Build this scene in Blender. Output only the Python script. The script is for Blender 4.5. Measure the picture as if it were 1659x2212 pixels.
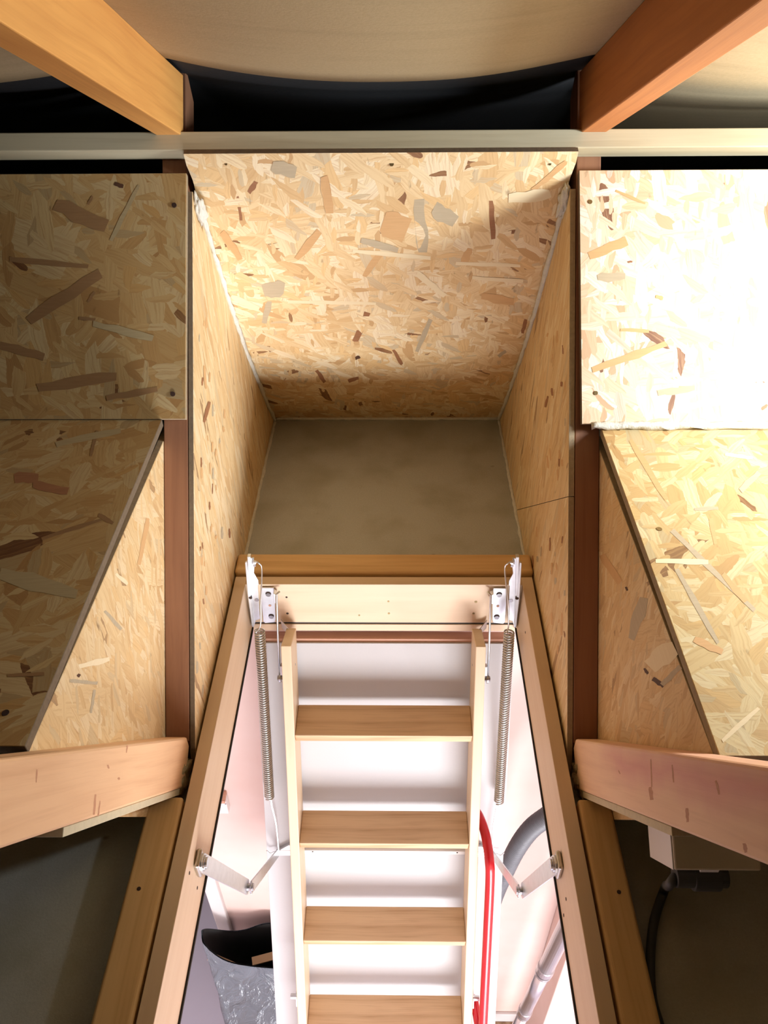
import bpy, bmesh, math, random
from mathutils import Vector, Matrix, noise
random.seed(7)
PI = math.pi
for o in list(bpy.data.objects): bpy.data.objects.remove(o)
SC = bpy.context.scene
COL = SC.collection

# ------------------------------------------------------------------ camera
# Heights are written as h, the drop below the camera; world Z = CAMZ - h.
CAMZ, CAMX, FPX = 3.5, 0.0212, 1687.9
PITCH, YAW, ROLL = math.radians(39.78), math.radians(1.084), math.radians(.661)
def ray(x, y):
    u = (x-829.5)/FPX; v = (y-1106)/FPX; c, s = math.cos(ROLL), math.sin(ROLL)
    u, v = c*u-s*v, s*u+c*v
    Y = math.cos(PITCH)-v*math.sin(PITCH); h = math.sin(PITCH)+v*math.cos(PITCH)
    cy, sy = math.cos(YAW), math.sin(YAW)
    return (cy*u-sy*Y, sy*u+cy*Y, h)
def W(X, Y, h): return Vector((X, Y, CAMZ-h))
def onx(x, y, X): r = ray(x, y); t = (X-CAMX)/r[0]; return Vector((X, t*r[1], CAMZ-t*r[2]))
def ony(x, y, Y): r = ray(x, y); t = Y/r[1]; return Vector((CAMX+t*r[0], Y, CAMZ-t*r[2]))
def onh(x, y, h): r = ray(x, y); t = h/r[2]; return Vector((CAMX+t*r[0], t*r[1], CAMZ-h))
def onl(x, y, a, b, d): r = ray(x, y); t = d/(a*r[1]+b*r[2]); return Vector((CAMX+t*r[0], t*r[1], CAMZ-t*r[2]))
def vdir(r): return Vector((r[0], r[1], -r[2]))
cam = bpy.data.objects.new('camera', bpy.data.cameras.new('camera')); COL.objects.link(cam)
fw = vdir(ray(829.5, 1106)); rt = (vdir(ray(829.5+100, 1106))-fw).normalized(); fw.normalize(); up = rt.cross(fw)
M = Matrix((rt, up, -fw)).transposed().to_4x4(); M.translation = Vector((CAMX, 0, CAMZ)); cam.matrix_world = M
cam.data.sensor_fit = 'VERTICAL'; cam.data.sensor_height = 36; cam.data.lens = 36*FPX/2212
cam.data.clip_start = .01; SC.camera = cam

# ------------------------------------------------------------------ light
SC.view_settings.view_transform = 'Standard'; SC.view_settings.look = 'None'
SC.view_settings.gamma = 1; SC.view_settings.use_curve_mapping = False
SC.view_settings.exposure = 0.22
wd = bpy.data.worlds.new('world'); SC.world = wd; wd.use_nodes = True
wd.node_tree.nodes['Background'].inputs[0].default_value = (.75, .85, 1, 1)
wd.node_tree.nodes['Background'].inputs[1].default_value = .35
def area(name, loc, target, sx, sy, power, col):
    l = bpy.data.lights.new(name, 'AREA'); l.shape = 'RECTANGLE'; l.size = sx; l.size_y = sy; l.energy = power; l.color = col
    o = bpy.data.objects.new(name, l); COL.objects.link(o); o.location = loc
    o.rotation_euler = (Vector(target)-Vector(loc)).to_track_quat('-Z', 'Y').to_euler(); return o
# daylight through the window of the room below, and an unseen area lamp added for the cool light on the right
area('room_window_light', W(1.05, -3.1, 2.88), W(-.1, 1.0, 1.2), 2.1, 1.25, 225, (.97, .97, 1))
area('attic_right_light', W(.95, .70, .32), W(.55, 1.05, .46), .20, .20, 13, (.87, .94, 1))

# ------------------------------------------------------------------ materials
class NT:
    def __init__(s, name):
        s.m = bpy.data.materials.new(name); s.m.use_nodes = True; s.t = s.m.node_tree
        s.b = s.t.nodes['Principled BSDF']
        s.co = s.t.nodes.new('ShaderNodeTexCoord').outputs['Object']
    def n(s, typ, **kw):
        nd = s.t.nodes.new(typ)
        for k, v in kw.items():
            if k.startswith('i_'):
                key = k[2:]; key = int(key) if key.isdigit() else key
                if isinstance(v, bpy.types.NodeSocket): s.t.links.new(v, nd.inputs[key])
                else: nd.inputs[key].default_value = v
            else: setattr(nd, k, v)
        return nd
    def link(s, a, b): s.t.links.new(a, b)
    def math(s, op, a, b=0.0, clamp=False): return s.n('ShaderNodeMath', operation=op, use_clamp=clamp, i_0=a, i_1=b).outputs[0]
    def mapping(s, co, sc=(1, 1, 1), rot=(0, 0, 0), loc=(0, 0, 0)):
        return s.n('ShaderNodeMapping', i_0=co, i_Scale=sc, i_Rotation=rot, i_Location=loc).outputs[0]
    def noise(s, co, scale=5, detail=3, rough=.5, dist=0, d='3D'):
        return s.n('ShaderNodeTexNoise', noise_dimensions=d, i_Vector=co, i_Scale=scale, i_Detail=detail, i_Roughness=rough, i_Distortion=dist)
    def ramp(s, fac, stops, interp='LINEAR'):
        nd = s.n('ShaderNodeValToRGB', i_0=fac); cr = nd.color_ramp; cr.interpolation = interp
        while len(cr.elements) < len(stops): cr.elements.new(.5)
        for e, (p, c) in zip(cr.elements, stops): e.position = p; e.color = (*c, 1) if len(c) == 3 else c
        return nd.outputs[0]
    def mix(s, f, a, b, mode='MIX'):
        nd = s.n('ShaderNodeMix', data_type='RGBA', blend_type=mode)
        for i, v in ((0, f), (6, a), (7, b)):
            if isinstance(v, bpy.types.NodeSocket): s.link(v, nd.inputs[i])
            else: nd.inputs[i].default_value = (*v, 1) if i and len(v) == 3 else v
        return nd.outputs[2]
    def out(s, col=None, rough=.7, bump=None, bs=.2, bd=.002, metal=0, spec=None):
        b = s.b
        if col is not None:
            if isinstance(col, bpy.types.NodeSocket): s.link(col, b.inputs['Base Color'])
            else: b.inputs['Base Color'].default_value = (*col, 1)
        if isinstance(rough, bpy.types.NodeSocket): s.link(rough, b.inputs['Roughness'])
        else: b.inputs['Roughness'].default_value = rough
        b.inputs['Metallic'].default_value = metal
        if spec is not None: b.inputs['Specular IOR Level'].default_value = spec
        if bump is not None:
            bp = s.n('ShaderNodeBump', i_Strength=bs, i_Distance=bd, i_Height=bump); s.link(bp.outputs[0], b.inputs['Normal'])
        return s.m
def lin(r, g, b):
    f = lambda c: (c/255/12.92) if c/255 <= .04045 else ((c/255+.055)/1.055)**2.4
    return (f(r), f(g), f(b))
def mul(c, k): return tuple(min(1, x*y) for x, y in zip(c, k if hasattr(k, '__len__') else (k, k, k)))

def osb(name, tint=(1, 1, 1), angles=None, L=.058, Wd=.016, seed=0, soft=1.0, calm=0.0):
    """oriented strand board: layers of overlapping elongated flakes"""
    a = NT(name); rnd = random.Random(seed)
    warp = a.noise(a.co, 9, 2, .6).outputs['Color']
    w2 = a.noise(a.co, 90, 2, .6).outputs['Color']
    sub = a.n('ShaderNodeVectorMath', operation='SUBTRACT', i_0=warp, i_1=(.5, .5, .5)).outputs[0]
    sub2 = a.n('ShaderNodeVectorMath', operation='SUBTRACT', i_0=w2, i_1=(.5, .5, .5)).outputs[0]
    sub = a.n('ShaderNodeVectorMath', operation='SCALE', i_0=sub, i_Scale=.020).outputs[0]
    sub2 = a.n('ShaderNodeVectorMath', operation='SCALE', i_0=sub2, i_Scale=.0035).outputs[0]
    co = a.n('ShaderNodeVectorMath', operation='ADD', i_0=a.co, i_1=sub).outputs[0]
    co = a.n('ShaderNodeVectorMath', operation='ADD', i_0=co, i_1=sub2).outputs[0]
    pal = [(0, mul(lin(240, 212, 164), tint)), (.14, mul(lin(247, 226, 184), tint)), (.28, mul(lin(233, 202, 152), tint)),
           (.42, mul(lin(242, 214, 166), tint)), (.56, mul(lin(226, 190, 138), tint)), (.68, mul(lin(250, 232, 196), tint)),
           (.79, mul(lin(218, 198, 162), tint)), (.87, mul(lin(238, 202, 146), tint)), (.94, mul(lin(210, 170, 120), tint)),
           (.985, mul(lin(136, 92, 60), tint))]
    if calm:
        av = mul(lin(238, 210, 164), tint); pal = [(p_, tuple(x*(1-calm)+y*calm for x, y in zip(c_, av))) for p_, c_ in pal]
    col = None; hgt = None
    angs = angles or [.3, 1.25, 2.2, .8, 2.75, 1.75, .1, 1.5, 2.45]
    for i, an in enumerate(angs):
        k = rnd.uniform(.55, 1.9) if i < len(angs)-3 else rnd.uniform(.4, .7)
        mp = a.mapping(co, (1/(L*k), 1/(Wd*k), 1), (0, 0, 0), (rnd.uniform(0, 50), rnd.uniform(0, 50), 0))
        # rotate first, then stretch
        rotd = a.n('ShaderNodeVectorRotate', rotation_type='Z_AXIS', i_Vector=co, i_Angle=an).outputs[0]
        a.t.nodes.remove(mp.node)
        mp = a.mapping(rotd, (1/(L*k), 1/(Wd*k), 0), (0, 0, 0), (rnd.uniform(0, 50), rnd.uniform(0, 50), 0))
        vo = a.n('ShaderNodeTexVoronoi', voronoi_dimensions='2D', i_Vector=mp, i_Scale=1.0, i_Randomness=.9)
        sp = a.n('ShaderNodeSeparateColor', i_0=vo.outputs['Color'])
        gr = a.noise(a.mapping(rotd, (14, 330, 1)), 1, 2, .6).outputs[0]
        tone = a.ramp(sp.outputs[1], pal, 'CONSTANT')
        tone = a.mix(a.math('MULTIPLY', a.math('SUBTRACT', gr, .47, True), 2.4*soft, True), tone, mul(lin(206, 164, 112), tint))
        hh = a.math('ADD', a.math('MULTIPLY', sp.outputs[2], .7), a.math('MULTIPLY', gr, .35))
        if col is None: col, hgt = tone, hh
        else:
            cover = a.math('GREATER_THAN', sp.outputs[0], .60 if i < len(angs)-3 else .80)
            # taper the flake's ends
            cover = a.math('MULTIPLY', cover, a.math('LESS_THAN', vo.outputs['Distance'], .62))
            col = a.mix(cover, col, tone)
            hgt = a.n('ShaderNodeMix', data_type='FLOAT', i_0=cover, i_2=hgt, i_3=a.math('ADD', hh, .12*i)).outputs[0]
    # small dark voids between flakes and broad tonal drift
    vd = a.noise(a.mapping(co, (60, 22, 1), (0, 0, .6)), 1, 3, .65).outputs[0]
    col = a.mix(a.math('MULTIPLY', a.math('SUBTRACT', vd, .66, True), 6, True), col, mul(lin(112, 78, 46), tint))
    dr = a.noise(a.co, 4.5, 2).outputs[0]
    col = a.mix(a.math('MULTIPLY', a.math('SUBTRACT', dr, .45, True), 1.2, True), col, mul(lin(222, 182, 128), tint))
    return a.out(col, .62, hgt, .55, .0011)

def wood(name, base, dark, ring=1.0, grain=1.0, knots=True, rough=.6, stain=None, fine=220):
    a = NT(name)
    co = a.n('ShaderNodeVectorMath', operation='ADD', i_0=a.co, i_1=a.n('ShaderNodeVectorMath', operation='SCALE',
             i_0=a.n('ShaderNodeVectorMath', operation='SUBTRACT', i_0=a.noise(a.mapping(a.co, (2.2, 9, 9)), 1, 2).outputs['Color'], i_1=(.5, .5, .5)).outputs[0], i_Scale=.03).outputs[0]).outputs[0]
    g = a.noise(a.mapping(co, (2.0, 60, 60)), 1, 3, .55).outputs[0]
    f = a.noise(a.mapping(co, (7, fine, fine)), 1, 3, .6).outputs[0]
    bl = a.noise(a.mapping(co, (3, 14, 14)), 1, 3).outputs[0]
    k = a.math('ADD', a.math('MULTIPLY', a.math('SUBTRACT', g, .45, True), 2.2*ring, True), a.math('MULTIPLY', a.math('SUBTRACT', f, .5, True), 1.3*grain, True), True)
    col = a.mix(a.math('MULTIPLY', k, .8), base, dark)
    col = a.mix(a.math('MULTIPLY', a.math('SUBTRACT', bl, .5, True), 1.6, True), col, dark)
    if knots:
        vo = a.n('ShaderNodeTexVoronoi', i_Vector=a.mapping(co, (3.4, 11, 11), (0, 0, 0), (1.3, .2, .7)), i_Scale=1.0)
        kn = a.math('MULTIPLY', a.math('SUBTRACT', .13, vo.outputs['Distance'], True), 11, True)
        col = a.mix(a.math('MULTIPLY', kn, .85), col, mul(dark, (.38, .3, .26)))
    if stain:
        sx = a.n('ShaderNodeSeparateXYZ', i_0=a.co)
        wob = a.math('MULTIPLY', a.math('SUBTRACT', a.noise(a.mapping(a.co, (9, 9, 1)), 1, 3).outputs[0], .5), .06)
        yy = a.math('ABSOLUTE', a.math('SUBTRACT', a.math('ADD', sx.outputs[1], wob), stain[2]))
        m1 = a.math('SUBTRACT', 1, a.math('MULTIPLY', yy, 1/stain[3]), True)
        xx = a.math('ABSOLUTE', a.math('SUBTRACT', sx.outputs[0], stain[0]))
        m2 = a.math('MULTIPLY', a.math('SUBTRACT', stain[1], xx, True), 9, True)
        col = a.mix(a.math('MULTIPLY', a.math('MULTIPLY', m1, m2), .55), col, lin(214, 124, 134))
    return a.out(col, rough, f, .25, .0006)

def plain(name, c, rough=.6, var=.12, scale=30, metal=0, bump=.1, bd=.001, spec=None, detail=4):
    a = NT(name); n = a.noise(a.co, scale, detail, .6).outputs[0]
    col = a.mix(a.math('MULTIPLY', a.math('SUBTRACT', n, .35, True), 1.6, True), c, mul(c, 1-var))
    return a.out(col, rough, n, bump, bd, metal, spec)

M_OSB = osb('osb_face', (1, .99, .97), seed=1, L=.066, Wd=.019)
M_OSB_SIDE = osb('osb_lengthwise', (.93, .91, .86), calm=.32, angles=[1.5, 1.68, 1.42, 1.58, 1.75, 1.36, 1.55], L=.075, Wd=.012, seed=5, soft=.8)
M_OSB_DIM = osb('osb_shaded', (.56, .49, .35), seed=9, L=.08, Wd=.024)  # shade on the left boards is put into this darker tint
M_OSB_BRIGHT = osb('osb_lit', (.98, 1.02, 1.30), seed=14)  # pallor of the strongly lit right board is put into the tint
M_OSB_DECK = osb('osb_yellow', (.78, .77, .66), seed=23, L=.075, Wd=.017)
M_OSB_CHEEK = osb('osb_cheek', (.92, .88, .80), calm=.35, angles=[1.2, 1.9, 1.5, .9, 2.2, 1.45, 1.7], seed=31, L=.07, Wd=.018)
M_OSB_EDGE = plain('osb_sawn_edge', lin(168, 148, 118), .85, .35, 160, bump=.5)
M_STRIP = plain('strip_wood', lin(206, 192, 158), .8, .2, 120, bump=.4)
M_OSB_EDGE_DK = plain('osb_sawn_edge_dark', lin(122, 104, 82), .85, .35, 160, bump=.5)  # darker copy of the sawn edge colour
M_RAFTER = wood('rafter_pine', lin(232, 170, 92), lin(192, 122, 58))
M_RAFTER_SHADE = wood('rafter_pine_shaded', lin(202, 130, 70), lin(160, 90, 46))  # darker copy of the pine, with the inner face's shade in its colour
M_WEB = wood('web_timber', lin(150, 104, 74), lin(116, 74, 52), knots=False)
M_NWEB = wood('web_pine', lin(234, 188, 142), lin(204, 150, 108))
M_NWEB_ST = wood('web_pine_stained', lin(244, 204, 166), lin(216, 168, 132), stain=(.62, .50, .018, .030))
M_BRACE = wood('batten_wood', lin(198, 188, 158), lin(164, 148, 116), knots=False)
M_FRAME = wood('planed_pine', lin(228, 202, 170), lin(208, 174, 138), ring=.5, grain=.5, knots=False, rough=.5)
M_LADDER = wood('ladder_pine', lin(230, 206, 172), lin(212, 178, 138), ring=.5, grain=.6, knots=False, rough=.45)
M_TREAD = wood('tread_pine', lin(226, 192, 150), lin(176, 130, 88), ring=1.3, grain=1.3, knots=False, rough=.55)
M_TRIM = wood('trimmer_pine', lin(228, 188, 130), lin(194, 148, 92))
M_REDWOOD = wood('door_edge_wood', lin(212, 164, 138), lin(176, 120, 96), knots=False)
M_STEEL = plain('zinc_steel', lin(222, 226, 228), .36, .18, 60, 1.0, .03)
M_STEEL_DK = plain('spring_steel', lin(196, 192, 182), .28, .2, 80, 1.0, .03)
M_BOLT = plain('bolt_steel', lin(190, 192, 196), .25, .2, 80, 1.0, .03)
M_BLACK = plain('black_rubber', lin(26, 24, 24), .6, .2, 60)
M_DOORW = plain('white_door_face', lin(204, 203, 204), .45, .03, 300, bump=.15, bd=.0003)
M_WHITE = plain('white_plastic', lin(238, 234, 230), .4, .04, 20)
M_WHITE_SHADE = plain('white_plastic_shaded', lin(226, 214, 192), .45, .05, 20)  # duller copy of the white plastic, the box end's shade in its colour
M_FOAM = plain('foam_bead', lin(226, 222, 208), .9, .25, 140, bump=.8, bd=.002)
M_RED = plain('red_paint', lin(206, 28, 36), .28, .08, 20)
M_SCREW = plain('screw_head', lin(150, 130, 90), .4, .3, 300, .8)
M_HOLE = plain('dark_knot', lin(60, 38, 26), .8, .3, 300)
M_TUBE = plain('chrome_tube', lin(206, 204, 206), .32, .1, 20, 1.0, .01)
def felt_mat():
    a = NT('roof_felt'); n = a.noise(a.co, 260, 3, .7).outputs[0]; l = a.noise(a.mapping(a.co, (3, 40, 40)), 1, 3).outputs[0]
    col = a.mix(a.math('MULTIPLY', n, .9, True), lin(196, 178, 142), lin(166, 148, 114))
    col = a.mix(a.math('MULTIPLY', a.math('SUBTRACT', l, .5, True), 1.2, True), col, lin(152, 136, 106))
    return a.out(col, .85, n, .3, .0008)
M_FELT = felt_mat()
M_FELT_BK = plain('dark_roof_felt', lin(38, 39, 42), .8, .3, 120, bump=.5)  # near-black felt beyond the lap of the beige sheet
def chip_mat():
    a = NT('loft_board'); n = a.noise(a.co, 320, 3, .7).outputs[0]; l = a.noise(a.co, 9, 4).outputs[0]
    col = a.mix(a.math('MULTIPLY', n, .9, True), lin(200, 200, 190), lin(166, 166, 156))
    col = a.mix(a.math('MULTIPLY', a.math('SUBTRACT', l, .46, True), 2.6, True), col, lin(156, 152, 128))
    vo = a.n('ShaderNodeTexVoronoi', i_Vector=a.mapping(a.co, (9, 14, 9)), i_Scale=1.0)
    col = a.mix(a.math('MULTIPLY', a.math('SUBTRACT', .055, vo.outputs['Distance'], True), 14, True), col, lin(96, 82, 52))
    return a.out(col, .85, n, .4, .001)
M_CHIP = chip_mat()
def pink_mat():
    a = NT('pink_plaster'); n = a.noise(a.co, 2.2, 4, .6).outputs[0]; f = a.noise(a.co, 120, 2).outputs[0]
    col = a.mix(a.math('MULTIPLY', a.math('SUBTRACT', n, .35, True), 2.2, True), lin(226, 204, 196), lin(216, 184, 172))
    return a.out(col, .75, f, .15, .0006)
M_PINK = pink_mat()
M_PAINT = plain('white_paint', lin(208, 204, 202), .5, .04, 8)
M_LILAC = plain('lilac_vinyl', lin(212, 208, 224), .5, .06, 6)
def rug_mat():
    a = NT('brown_floor_board'); n = a.noise(a.co, 45, 5, .7).outputs[0]
    return a.out(a.ramp(n, [(.3, lin(96, 68, 46)), (.5, lin(150, 118, 88)), (.7, lin(190, 164, 134))]), .8, n, .3, .002)
M_RUG = rug_mat()
def hose_mat():
    a = NT('ribbed_grey_plastic'); w = a.noise(a.co, 20, 2).outputs[0]
    return a.out(a.mix(w, lin(112, 114, 118), lin(90, 92, 96)), .45)
M_HOSE = hose_mat()
def bag_mat():
    a = NT('grey_bin_liner'); n = a.noise(a.mapping(a.co, (1, 1, .7)), 20, 4, .55, .9).outputs[0]
    return a.out(a.mix(n, lin(116, 122, 130), lin(86, 92, 100)), .16, n, .95, .016)
M_BAG = bag_mat()
M_BAGIN = plain('black_bag_inside', lin(24, 23, 22), .55, .3, 30)
M_CARD = plain('cardboard', lin(176, 146, 108), .8, .15, 30)
M_CABLE = plain('grey_cable_sheath', lin(70, 72, 74), .5, .2, 60)

# ------------------------------------------------------------------ geometry helpers
def put(name, verts, faces, mat, parent=None, frame=None, smooth=False, bevel=0, seg=2, mats=None, fmat=None):
    """world-space verts -> one mesh object whose local axes are frame=(origin, xdir, ydir)"""
    verts = [Vector(v) for v in verts]
    if frame is None:
        c = sum(verts, Vector())/len(verts); z0 = min(v.z for v in verts)
        Mx = Matrix.Translation(Vector((c.x, c.y, z0)))
    else:
        o, x, y = frame; x = Vector(x).normalized(); z = x.cross(Vector(y)).normalized(); y = z.cross(x)
        Mx = Matrix((x, y, z)).transposed().to_4x4(); Mx.translation = Vector(o)
    inv = Mx.inverted()
    me = bpy.data.meshes.new(name); me.from_pydata([inv @ v for v in verts], [], faces); me.update()
    bm = bmesh.new(); bm.from_mesh(me); bmesh.ops.recalc_face_normals(bm, faces=bm.faces)
    if smooth:
        for f in bm.faces: f.smooth = True
    bm.to_mesh(me); bm.free()
    for m in (mats or [mat]): me.materials.append(m)
    if fmat:
        for i, k in fmat.items(): me.polygons[i].material_index = k
    ob = bpy.data.objects.new(name, me); COL.objects.link(ob)
    if parent is not None:
        bpy.context.view_layer.update()
        ob.parent = parent; ob.matrix_local = WM[parent.name].inverted() @ Mx
    else: ob.matrix_world = Mx
    WM[ob.name] = Mx
    if bevel:
        b = ob.modifiers.new('bevel', 'BEVEL'); b.width = bevel; b.segments = seg; b.limit_method = 'ANGLE'; b.angle_limit = math.radians(35)
    return ob
WM = {}
def tag(o, label=None, cat=None, group=None, kind=None):
    if label: o['label'] = label
    if cat: o['category'] = cat
    if group: o['group'] = group
    if kind: o['kind'] = kind
    return o
def thing(name, loc, label, cat, group=None):
    o = bpy.data.objects.new(name, None); COL.objects.link(o); o.empty_display_size = .05
    o.matrix_world = Matrix.Translation(loc); WM[o.name] = Matrix.Translation(loc); return tag(o, label, cat, group)
def prism(poly, off):
    """closed prism: list of points and an offset vector"""
    n = len(poly); off = Vector(off); V = [Vector(p) for p in poly]; V += [p+off for p in V]
    F = [list(range(n))[::-1], list(range(n, 2*n))] + [[i, (i+1) % n, n+(i+1) % n, n+i] for i in range(n)]
    return V, F
def box(x0, x1, y0, y1, h0, h1):
    return prism([W(x0, y0, h1), W(x1, y0, h1), W(x1, y1, h1), W(x0, y1, h1)], (0, 0, h1-h0))
def yzprism(X0, X1, pts): return prism([W(X0, y, h) for y, h in pts], (X1-X0, 0, 0))
def yzd(a): return Vector((0, a[0], -a[1]))     # (dY, dh) -> world direction
def merge(*vf):
    V, F = [], []
    for v, f in vf:
        k = len(V); V += list(v); F += [[i+k for i in q] for q in f]
    return V, F
def tube(pts, r, n=10, caps=True, rad=None):
    pts = [Vector(p) for p in pts]; V, F = [], []; t0 = (pts[1]-pts[0]).normalized()
    a = t0.orthogonal().normalized()
    for i, p in enumerate(pts):
        t = (pts[min(i+1, len(pts)-1)]-pts[max(i-1, 0)]).normalized()
        a = (a-t*a.dot(t)).normalized(); b = t.cross(a); rr = rad(i/(len(pts)-1)) if rad else r
        for k in range(n):
            an = 2*PI*k/n; V.append(p+a*math.cos(an)*rr+b*math.sin(an)*rr)
    for i in range(len(pts)-1):
        for k in range(n): F.append([i*n+k, i*n+(k+1) % n, (i+1)*n+(k+1) % n, (i+1)*n+k])
    if caps: F.append(list(range(n))[::-1]); F.append([len(V)-n+k for k in range(n)])
    return V, F
def cyl(p, q, r, n=16): return tube([p, q], r, n)
def smooth_path(P, k=8):
    P = [Vector(p) for p in P]; out = []
    for i in range(len(P)-1):
        a, b, c, d = P[max(i-1, 0)], P[i], P[i+1], P[min(i+2, len(P)-1)]
        for j in range(k):
            t = j/k; out.append(.5*((2*b)+(c-a)*t+(2*a-5*b+4*c-d)*t*t+(3*b-a-3*c+d)*t**3))
    return out+[P[-1]]
def screw(p, nrm, parent, r=.0028, mat=None, name='screw'):
    nrm = Vector(nrm).normalized(); V, F = cyl(p-nrm*.002, p+nrm*.0005, r, 12)
    return put(name, V, F, mat or M_SCREW, parent)

# lines in the (Y, h) plane of the roof trusses:  a*Y + b*h = d
XI, XO, XP = .279, .314, .2705
WF = (.7826, .6225, 1.129); wn = (.7826, .6225); wt = (-.6225, .7826)       # far web: front face, away normal, downward run
def web_pt(h, off=0): return ((WF[2]-off-WF[1]*h)/WF[0], h)
def add2(p, d, k): return (p[0]+d[0]*k, p[1]+d[1]*k)
raft_t = lambda Y: -.2965+.4239*Y
raft_b = lambda Y: .264+.4150*(Y-1.108)

# ------------------------------------------------------------------ setting: loft floor, roof, gables
HX, YE, YN = .2464, .985, -.17           # hatch opening half width, far inner end, near inner end
FL0, FL1 = 1.030, 1.075
def ring_slab(x0, x1, y0, y1, hx0, hx1, hy0, hy1, h0, h1):
    xs = [x0, hx0, hx1, x1]; ys = [y0, hy0, hy1, y1]; V = []; F = []
    for h in (h0, h1):
        for y in ys:
            for x in xs: V.append(W(x, y, h))
    g = lambda l, i, j: l*16+j*4+i
    for j in range(3):
        for i in range(3):
            if i == 1 and j == 1: continue
            F.append([g(0, i, j), g(0, i+1, j), g(0, i+1, j+1), g(0, i, j+1)]); F.append([g(1, i, j), g(1, i+1, j), g(1, i+1, j+1), g(1, i, j+1)])
    for i in range(3):
        F.append([g(0, i, 0), g(0, i+1, 0), g(1, i+1, 0), g(1, i, 0)]); F.append([g(0, i, 3), g(0, i+1, 3), g(1, i+1, 3), g(1, i, 3)])
        F.append([g(0, 0, i), g(0, 0, i+1), g(1, 0, i+1), g(1, 0, i)]); F.append([g(0, 3, i), g(0, 3, i+1), g(1, 3, i+1), g(1, 3, i)])
    F.append([g(0, 1, 1), g(0, 2, 1), g(1, 2, 1), g(1, 1, 1)]); F.append([g(0, 1, 2), g(0, 2, 2), g(1, 2, 2), g(1, 1, 2)])
    F.append([g(0, 1, 1), g(0, 1, 2), g(1, 1, 2), g(1, 1, 1)]); F.append([g(0, 2, 1), g(0, 2, 2), g(1, 2, 2), g(1, 2, 1)])
    return V, F
V, F = ring_slab(-2.4, 2.4, -2.6, 3.2, -.2675, .2675, YN-.022, YE+.022, FL0, FL1-.012)
tag(put('floor', V, F, M_CHIP, frame=(W(0, 0, FL0), (1, 0, 0), (0, 1, 0))), kind='structure')
V, F = ring_slab(-2.4, 2.4, -3.8, 3.2, -.2675, .2675, YN-.022, YE+.022, FL1-.012, 1.100)
tag(put('ceiling', V, F, M_PAINT, frame=(W(0, 0, FL1), (1, 0, 0), (0, 1, 0))), kind='structure')
# underlay felt draped over the rafters, sagging between them: a beige sheet lapped over a black one
def felt(Y0, Yend, drop, mat, X0=-2.4, X1=2.4, ny=60, amp=1):
    nx = int(40*(X1-X0)); V = []; F = []
    for j in range(ny+1):
        for i in range(nx+1):
            X = X0+(X1-X0)*i/nx; Ye = Yend(X); Y = Y0+(Ye-Y0)*j/ny; ph = ((X+.2965) % .593)/.593
            sag = .034*(1-(2*ph-1)**2)*amp
            wr = .0025*noise.noise(Vector((X*6, Y*3, 0)))
            V.append(W(X, Y, raft_t(Y)-.004-drop+sag+wr*min(1, sag/.03)))
    for j in range(ny):
        for i in range(nx): a = j*(nx+1)+i; F.append([a, a+1, a+nx+2, a+nx+1])
    roof = tag(put('ceiling', V, F, mat, smooth=True, frame=(W(0, 0, 0), (1, 0, 0), (0, 1, 0))), kind='structure')
    sm = roof.modifiers.new('solid', 'SOLIDIFY'); sm.thickness = .002; sm.offset = 1
def lap(X):
    if X < .3: return 1.158
    k = min(1, (X-.3)/.06); return 1.158+.50*k
felt(-1.3, lap, 0, M_FELT)
felt(1.0, lambda X: 3.2, .006, M_FELT_BK, amp=.97)
V, F = prism([W(-2.4, -1.3, -.86), W(2.4, -1.3, -.86), W(2.4, -2.6, -.30), W(-2.4, -2.6, -.30)], (0, 0, .03))
tag(put('ceiling', V, F, M_FELT), kind='structure')
for s, nm in ((-1, 'wall_left'), (1, 'wall_right')):
    V, F = yzprism(s*2.4, s*2.48, [(-2.6, FL0), (3.2, FL0), (-1.3, -.86), (-2.6, -.3)])
    tag(put(nm, V, F, M_CHIP), kind='structure')
V, F = box(-2.4, 2.4, -2.68, -2.6, -.33, FL0); tag(put('wall_back', V, F, M_CHIP), kind='structure')

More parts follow.
